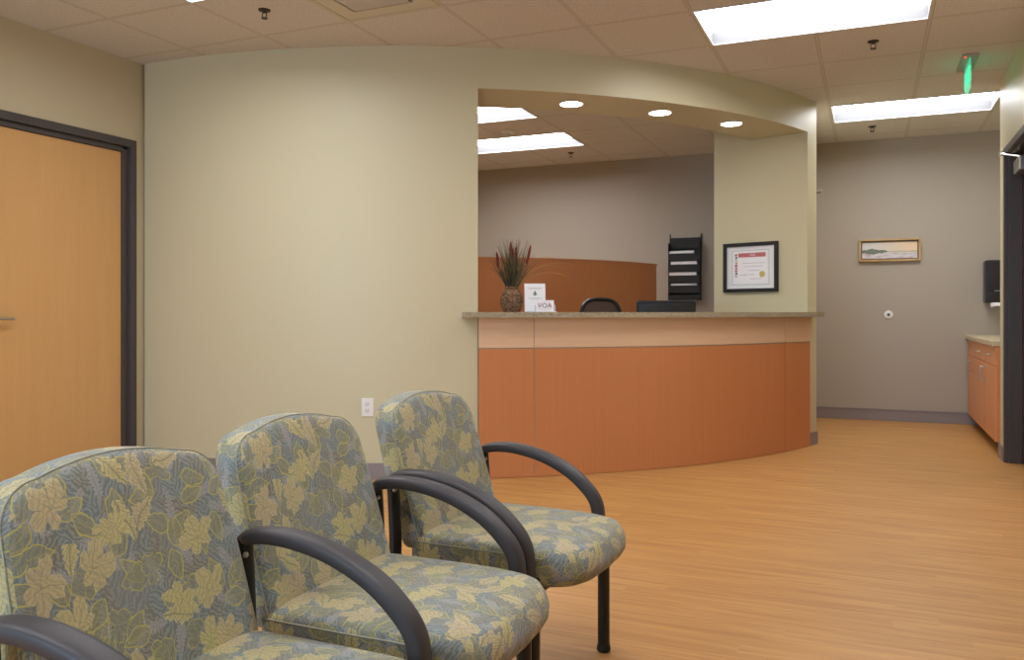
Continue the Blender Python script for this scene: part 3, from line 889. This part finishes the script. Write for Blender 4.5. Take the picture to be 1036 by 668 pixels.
# card holders
hx, hy = cp(4.12, -54.6)
sh = thing('sign_holder', 'white slanted acrylic sign holder beside the woven vase', 'sign', (hx, hy, 1.0455), YAW+.05)
sl_ = Matrix.Rotation(-.16, 4, 'X')
M['acr'] = plain('clear_white_acrylic', rgb(222, 220, 226), .2, var=.01)
MB().box(-.068, .068, 0, .004, 0, .188, .001, sl_).build('stand_plate', M['acr'], sh)
MB().box(-.068, .068, 0, .09, 0, .004, .001).build('base_plate', M['acr'], sh)
MB().box(-.064, .064, -.0015, -.0002, .006, .184, 0, sl_).build('card', M['paper'], sh)
tree = MB()
T0 = sl_ @ Matrix.Translation((.0, -.0022, .118))
tree.prism([(0, .024), (-.010, .006), (.010, .006)], 0, .0006).prism([(0, .014), (-.016, -.006), (.016, -.006)], 0, .0006).prism([(-.003, -.006), (.003, -.006), (.003, -.012), (-.003, -.012)], 0, .0006)
for v in tree.bm.verts: v.co = T0 @ (Matrix.Rotation(PI/2, 4, 'X') @ v.co)
tree.build('tree_mark', plain('sage_ink', rgb(110, 134, 120), .6), sh)
ink = plain('grey_ink', rgb(176, 174, 182), .6)
for z, w1 in ((.092, .048), (.084, .03), (.160, .05), (.152, .04)):
    MB().box(-w1, w1, -.0024, -.0016, z-.0012, z+.0012, 0, sl_).build('print_line', ink, sh)
hx2, hy2 = cp(4.19, -53.9)
bh = thing('card_box', 'small white card box printed VOA in front of the sign holder', 'card box', (hx2, hy2, 1.0455), YAW+.05)
s2 = Matrix.Rotation(-.30, 4, 'X')
MB().prism([(-.068, 0), (.075, 0), (.075, .05), (-.068, .05)], 0, .004).build('base', M['acr'], bh)
MB().box(-.066, .055, 0, .006, .004, .080, .001, s2).build('front_card', M['paper'], bh)
for s_ in (-.066, .060):
    MB().prism([(s_, .0), (s_+.004, .0), (s_+.004, .045), (s_, .045)], .004, .045).build('side_wall', M['acr'], bh)
rm = MB(); n = 40
for k in range(n):
    a0, a1 = 2*PI*k/n, 2*PI*(k+1)/n
    rm.bm.faces.new([rm.bm.verts.new(s2 @ Vector((-.004+q*math.cos(a)*.045, -.0012, .042+q*math.sin(a)*.028))) for q, a in ((1, a0), (1, a1), (.90, a1), (.90, a0))])
rm.build('ring_mark', plain('pink_ink', rgb(236, 186, 192), .6), bh)
text_mesh('box_text', 'VOA', .042, plain('maroon_ink', rgb(104, 26, 44), .6), s2 @ Matrix.Translation((-.004, -.0014, .042)) @ Matrix.Rotation(PI/2, 4, 'X'), bh, .0004)

# ------------------------------------------------------------------ hall: painting, button, bracket
pa = thing('framed_painting', 'small wide landscape painting in a gold wood frame on the taupe wall', 'painting', (.174, YF, 1.535))
pw, ph = .268, .213
M['gold'] = wood('pale_gold_wood', rgb(176, 142, 92), rgb(200, 166, 112), (8, 8, 8), .4)
m = MB(); frame_box(m, pw, 0, ph, .016, -.040, -.002, .002); m.build('frame', M['gold'], pa)
m = MB(); frame_box(m, pw-.0165, .0165, ph-.0165, .010, -.024, -.004, .001); m.build('inner_frame', plain('brown_liner', rgb(96, 72, 50), .5), pa)
def paintmat():
    m, nt, b = newmat('landscape_canvas')
    v = coord(nt, 'Object'); sep = nt.nodes.new('ShaderNodeSeparateXYZ'); nt.links.new(v, sep.inputs[0])
    x, z = N(nt, sep.outputs[0]), N(nt, sep.outputs[2])
    nz = noise(nt, coord(nt, 'Object', (14, 14, 50)), 1, 4)
    n2 = noise(nt, coord(nt, 'Object', (30, 30, 30)), 1, 3)
    sky = mix(nt, ((x+.24)/.48+nz*.3).step(0.2, 1.1), rgb(206, 206, 204), rgb(228, 202, 170))
    c = mix(nt, nz.step(.5, .7)*.5, sky, rgb(216, 198, 196))
    sea = mix(nt, nz.step(.4, .6), rgb(190, 170, 184), rgb(206, 206, 210))
    c = mix(nt, z.lt(.082), c, sea)
    shore = (z-(.086+n2*.012)).abs().lt(.006)
    c = mix(nt, shore*.8, c, rgb(164, 172, 160))
    tr = ((z-.095).abs().lt((n2*.05)*(1.0-(x+.16).abs()*5.5).max(0.0)))
    c = mix(nt, tr*(x.lt(-.02)), c, rgb(108, 120, 104))
    nt.links.new(c.s, b.inputs['Base Color']); b.inputs['Roughness'].default_value = .6
    return m
MB().box(-pw+.0265, pw-.0265, -.014, -.005, .0265, ph-.0265).build('canvas', paintmat(), pa)

bt = thing('wall_button', 'round white push plate with dark centre low on the taupe wall', 'wall switch', (.167, YF, 1.021))
MB().lathe([(0, 0), (.040, 0), (.040, -.006), (.034, -.012), (0, -.013)], (0, 0, 0), 28, 'y').build('plate', M['white'], bt, smooth=True)
MB().lathe([(0, -.013), (.014, -.013), (.013, -.022), (0, -.023)], (0, 0, 0), 20, 'y').build('button', plain('grey_blue_button', rgb(70, 68, 90), .4), bt, smooth=True)

wb = thing('wall_bracket', 'small pale bracket sticking out past the pillar beside the hall', 'bracket', (-.50, 7.6, 2.09))
MB().box(0, .006, -.03, .03, -.03, .03, .002).build('mounting_plate', M['white'], wb)
MB().box(.006, .130, -.012, .012, -.004, .008, .002).build('arm', plain('pale_grey_metal', rgb(186, 176, 168), .4, .2), wb)
MB().box(.006, .115, -.010, .010, -.022, -.008, .002).build('lower_bar', plain('taupe_metal', rgb(110, 92, 76), .5), wb)

# outlet on the curved wall
oa = -69.3
ox, oy = cp(R0, oa)
ol = thing('wall_outlet', 'white duplex power outlet on the curved wall between chairs', 'power outlet', (ox, oy, .393), math.radians(oa+90))
MB().box(-.037, .037, -.007, .001, 0, .113, .002).build('cover_plate', M['white'], ol)
for z in (.036, .077):
    m = MB(); m.box(-.017, .017, -.009, -.0071, z-.014, z+.014, .0015)
    rc = m.build('receptacle', plain('white_nylon', rgb(222, 220, 220), .4, var=.01), ol)
    m = MB(); m.box(-.008, -.006, -.0098, -.0091, z-.004, z+.006).box(.006, .008, -.0098, -.0091, z-.004, z+.006).box(-.002, .002, -.0098, -.0091, z-.011, z-.007)
    m.build('slots', M['blackmatt'], rc)

# ------------------------------------------------------------------ hall cabinet, worktop, towel dispenser
XC = .838
hc = thing('base_cabinet', 'orange laminate base cabinet with silver pulls in the hall alcove', 'cabinet', (XC, 7.85, 0))
def Hc(m, x0, x1, y0, y1, z0, z1, b=0): m.box(x0-XC, x1-XC, y0-7.85, y1-7.85, z0, z1, b)
Y0c, Y1c = YE+.02, YF-.018
m = MB(); Hc(m, XC+.021, 1.495, Y0c, Y1c, .10, .795); m.build('carcass', M['cab'], hc)
m = MB(); Hc(m, XC+.09, 1.495, Y0c, Y1c, 0, .0995); m.build('toe_kick', M['blackmatt'], hc)
seams = [Y0c, 7.52, 8.15, Y1c]
for i in range(3):
    a, b2 = seams[i]+.0015, seams[i+1]-.0015
    m = MB(); Hc(m, XC, XC+.02, a, b2, .655, .793, .0015); dr = m.build('drawer_front', M['cab'], hc)
    m = MB(); Hc(m, XC, XC+.02, a, b2, .102, .651, .0015); do = m.build('door', M['cab'], hc)
    if i < 2:
        yc = (a+b2)/2-7.85
        m = MB(); m.tube(spline([(0, yc-.05, .724), (-.026, yc-.048, .724), (-.028, yc, .724), (-.026, yc+.048, .724), (0, yc+.05, .724)], 4), .0055, 8)
        m.build('handle', M['metal'], dr, smooth=True)
    yh = (7.47, 7.58, 8.45)[i]-7.85
    m = MB(); m.tube(spline([(0, yh, .50), (-.028, yh, .502), (-.030, yh, .555), (-.028, yh, .608), (0, yh, .61)], 4), .0055, 8)
    m.build('handle', M['metal'], do, smooth=True)
m = MB(); m.box(XC-.022, 1.497, YE+.014, YF-.001, .797, .835, .004)
tag(m.build('alcove_countertop', plain('pale_stone_laminate', rgb(196, 180, 150), .35, var=.15, scale=150)), 'pale stone worktop on the orange cabinet in the hall alcove', 'countertop')
pd = thing('paper_towel_dispenser', 'black paper towel dispenser on the taupe wall above the alcove worktop', 'towel dispenser', (1.11, YF, 1.13))
m = MB(); m.box(-.15, .15, -.20, -.001, .0, .385, .018); m.build('housing', M['black'], pd, smooth=True)
m = MB(); m.box(-.135, .135, -.208, -.199, .10, .36, .004); m.build('front_cover', plain('smoked_plastic', rgb(38, 38, 46), .15), pd, smooth=True)
m = MB(); m.box(-.08, .02, -.212, -.2085, .104, .112); m.build('lock_bar', plain('grey_print_bar', rgb(140, 140, 144), .3), pd)
tw = MB(); rows = []
for k in range(9):
    t = k/8; x = -.11+.23*t
    rows.append([tw.bm.verts.new((x, y, z+.012*math.sin(t*7))) for y, z in ((-.10, .006), (-.19, -.004), (-.212, -.040))])
for k in range(8):
    for j in range(2): tw.bm.faces.new((rows[k][j], rows[k][j+1], rows[k+1][j+1], rows[k+1][j]))
ob = tw.build('paper_towel', M['paper'], pd, smooth=True); ob.modifiers.new('s', 'SOLIDIFY').thickness = .002
# ------------------------------------------------------------------ waiting chairs
ARM_TOP = [(-1.187, .609), (-1.128, .619), (-1.052, .617), (-.959, .597), (-.869, .556), (-.807, .505), (-.777, .462), (-.767, .415), (-.7655, .36)]
XO = -.95
def make_chair(label, loc, near=True, far=True):
    c = thing('waiting_chair', label, 'chair', loc, group='patterned waiting chairs')
    # seat
    HW = .236
    def seat_pts(sy, sf, sr, z, zf):
        P = []; n = 72; xr, xf = -.215, .305      # rear and front in local x
        xc = .03
        for k in range(n):
            a = 2*PI*k/n; ca, sa = math.cos(a), math.sin(a)
            e = .30 if ca > 0 else .16
            yy = HW*math.copysign(abs(sa)**e, sa) if abs(sa) > 1e-9 else 0
            xx = math.copysign(abs(ca)**(.42 if ca > 0 else .2), ca) if abs(ca) > 1e-9 else 0
            if ca > 0:
                x = xc+(xf-xc)*xx*sf; x -= .018*(yy/HW)**2*xx
                yy *= (1-.05*xx**2)
            else: x = xc+(xc-xr)*xx*sr
            fr_ = max(0, (x-.12)/.18) if x > .12 else 0
            P.append((x, yy*sy, z+(zf-z)*min(1, fr_)**1.5))
        return P
    prof = [(.25, .3, .3, .444, .444), (.55, .55, .6, .443, .443), (.80, .76, .85, .440, .438), (.92, .86, .95, .435, .431),
            (.975, .93, .985, .430, .424), (.995, .975, 1.0, .418, .405), (1.0, 1.0, 1.0, .405, .385), (1.0, .995, 1.0, .375, .362),
            (.995, .96, 1.0, .352, .346), (.96, .90, .98, .342, .338), (.5, .5, .5, .340, .336)]
    m = MB(); rows = []
    for p in prof: rows.append([m.bm.verts.new(q) for q in seat_pts(*p)])
    n = 72
    for i in range(len(rows)-1):
        for k in range(n): m.bm.faces.new((rows[i][k], rows[i][(k+1) % n], rows[i+1][(k+1) % n], rows[i+1][k]))
    m.bm.faces.new(rows[0]); m.bm.faces.new(rows[-1][::-1])
    bmesh.ops.recalc_face_normals(m.bm, faces=m.bm.faces); m.boxuv()
    seat = m.build('seat', M['fabric'], c, smooth=True, angle=80, recalc=False)
    pr = [Vector(q) for q in seat_pts(1.0, .985, 1.004, .4185, .400)]; pr = [p for p in pr if p.x < .2]
    # welt along each side
    for s_ in (-1, 1):
        side = sorted([p for p in pr if p.y*s_ > .20], key=lambda p: p.x)
        if len(side) > 3: MB().tube(side, .0020, 6).build('piping', M['piping'], seat, smooth=True)
    # back cushion
    HB = .234; z0, z1 = .395, .789
    outl = []
    def bw(z): return HB-.014*max(0, (z-.55)/.23)**1.5
    rc_ = .078
    outl += [(-bw(z0)+.01, z0), (bw(z0)-.01, z0)]
    for k in range(1, 14): z = z0+(z1-rc_-z0)*k/14; outl.append((bw(z), z))
    for k in range(9):
        a = PI/2*k/8; wt = bw(z1-rc_)
        outl.append((wt-rc_+rc_*math.cos(a), z1-rc_+rc_*math.sin(a)*.92))
    tw_ = bw(z1-rc_)-rc_
    for k in range(1, 12): x = tw_-2*tw_*k/12; outl.append((x, z1-rc_+rc_*.92+.020*(1-(x/tw_)**2)))
    for k in range(9):
        a = PI/2+PI/2*k/8; outl.append((-tw_+rc_*math.cos(a), z1-rc_+rc_*math.sin(a)*.92))
    for k in range(13, 0, -1): z = z0+(z1-rc_-z0)*k/14; outl.append((-bw(z), z))
    zc_ = .60
    def xf(y, z):      # front face of the back, reclined and slightly dished
        return -1.122-(z-.43)*.30-XO+.010*(y/.23)**2
    rings = [(.0, .010), (.35, .0095), (.65, .007), (.85, .003), (.93, -.001), (.975, -.006), (.996, -.014), (1.0, -.024), (1.0, -.060), (.985, -.072), (.95, -.078), (.6, -.082), (0, -.084)]
    m = MB(); rows = []
    for k_, dpt in rings:
        if k_ == 0:
            rows.append([m.bm.verts.new((xf(0, zc_)+dpt, 0, zc_))]); continue
        rows.append([m.bm.verts.new((xf(y*k_, zc_+(z-zc_)*k_)+dpt, y*k_, zc_+(z-zc_)*k_)) for y, z in outl])
    n = len(outl)
    for i in range(len(rows)-1):
        A, B = rows[i], rows[i+1]
        for k in range(n):
            if len(A) == 1: m.bm.faces.new((A[0], B[k], B[(k+1) % n]))
            elif len(B) == 1: m.bm.faces.new((A[k], A[(k+1) % n], B[0]))
            else: m.bm.faces.new((A[k], A[(k+1) % n], B[(k+1) % n], B[k]))
    bmesh.ops.recalc_face_normals(m.bm, faces=m.bm.faces); m.boxuv()
    back = m.build('backrest', M['fabric'], c, smooth=True, angle=80, recalc=False)
    pp = [Vector((xf(y, z)-.014, y*.999, z)) for y, z in outl[2:]]
    MB().tube(pp, .0014, 6).build('piping', M['piping'], back, smooth=True)
    # side frames
    for s_, on in ((-1, near), (1, far)):
        if not on: continue
        y = s_*.265
        top_ = [Vector((x-XO, y, z)) for x, z in ARM_TOP]
        sp = spline(top_, 7)
        cen = []
        for i, p in enumerate(sp):
            t = (sp[min(i+1, len(sp)-1)]-sp[max(i-1, 0)]).normalized(); nrm = Vector((t.z, 0, -t.x))
            if nrm.z > 0: nrm = -nrm
            if abs(nrm.z) < .3 and nrm.x > 0: nrm = -nrm
            cen.append(p+nrm*.015)
        # soft rear end
        cen = [cen[0]+Vector((-.012, 0, -.006))]+cen
        def sec(f_):
            e = min(1, .35+f_*14) if f_ < .05 else 1
            return (.0265-.0068*max(0, (f_-.55)/.45))*e, (.0150+.0042*f_)*e
        arm = MB().tube(cen, 0, 28, True, sec, up=(0, 1, 0), sq=.62).build('armrest', M['armblack'], c, smooth=True, angle=60)
        yo = y
        fl = [(-.7655-XO, yo, .375), (-.7655-XO, yo, .02)]
        lg = MB().tube(fl, .0185, 16).build('leg', M['legblack'], c, smooth=True, angle=60)
        MB().lathe([(0, 0), (.017, 0), (.021, .004), (.021, .012), (.0188, .022), (0, .022)], (-.7655-XO, yo, 0), 18).build('glide', M['blackmatt'], lg, smooth=True)
        rl = spline([(-1.186-XO, yo, .592), (-1.180-XO, yo, .50), (-1.178-XO, yo, .38), (-1.20-XO, yo, .20), (-1.235-XO, yo, .02)], 6)
        lg = MB().tube(rl, .0175, 16).build('leg', M['legblack'], c, smooth=True, angle=60)
        MB().lathe([(0, 0), (.017, 0), (.021, .004), (.021, .012), (.0188, .022), (0, .022)], (-1.2365-XO, yo, 0), 18).build('glide', M['blackmatt'], lg, smooth=True)
        MB().lathe([(0, -.004), (.006, -.004), (.006, .0), (.003, .003), (0, .003)], (-1.169-XO, yo-.012, .563), 10, 'x').build('bolt', M['metal'], lg, smooth=True)
    # rails under the seat and behind the back
    m = MB(); y0, y1 = -.265, .265
    for x in (-.78, -1.08): m.tube([(x-XO, y0+.012, .325), (x-XO, y1-.012, .325)], .0125, 10)
    m.tube([(-.7655-XO, y0+(.0 if near else .03), .325), (-1.182-XO, y0+(.0 if near else .03), .325)], .0125, 10); m.tube([(-.7655-XO, y1, .325), (-1.182-XO, y1, .325)], .0125, 10)
    m.build('seat_frame', M['legblack'], c, smooth=True)
    m = MB(); m.tube([(-1.196-XO, y0+.012, .44), (-1.196-XO, y1-.012, .44)], .011, 8)
    m.build('back_rail', M['legblack'], c, smooth=True)
    return c
make_chair('patterned waiting chair nearest the camera, in front at lower left', (XO+.033, 1.052, 0))
make_chair('middle patterned waiting chair between the other two', (XO-.003, 1.592, 0), near=False)
make_chair('patterned waiting chair farthest from the camera, nearest the reception counter', (XO, 2.209, 0)).rotation_euler.z = math.radians(-2.5)
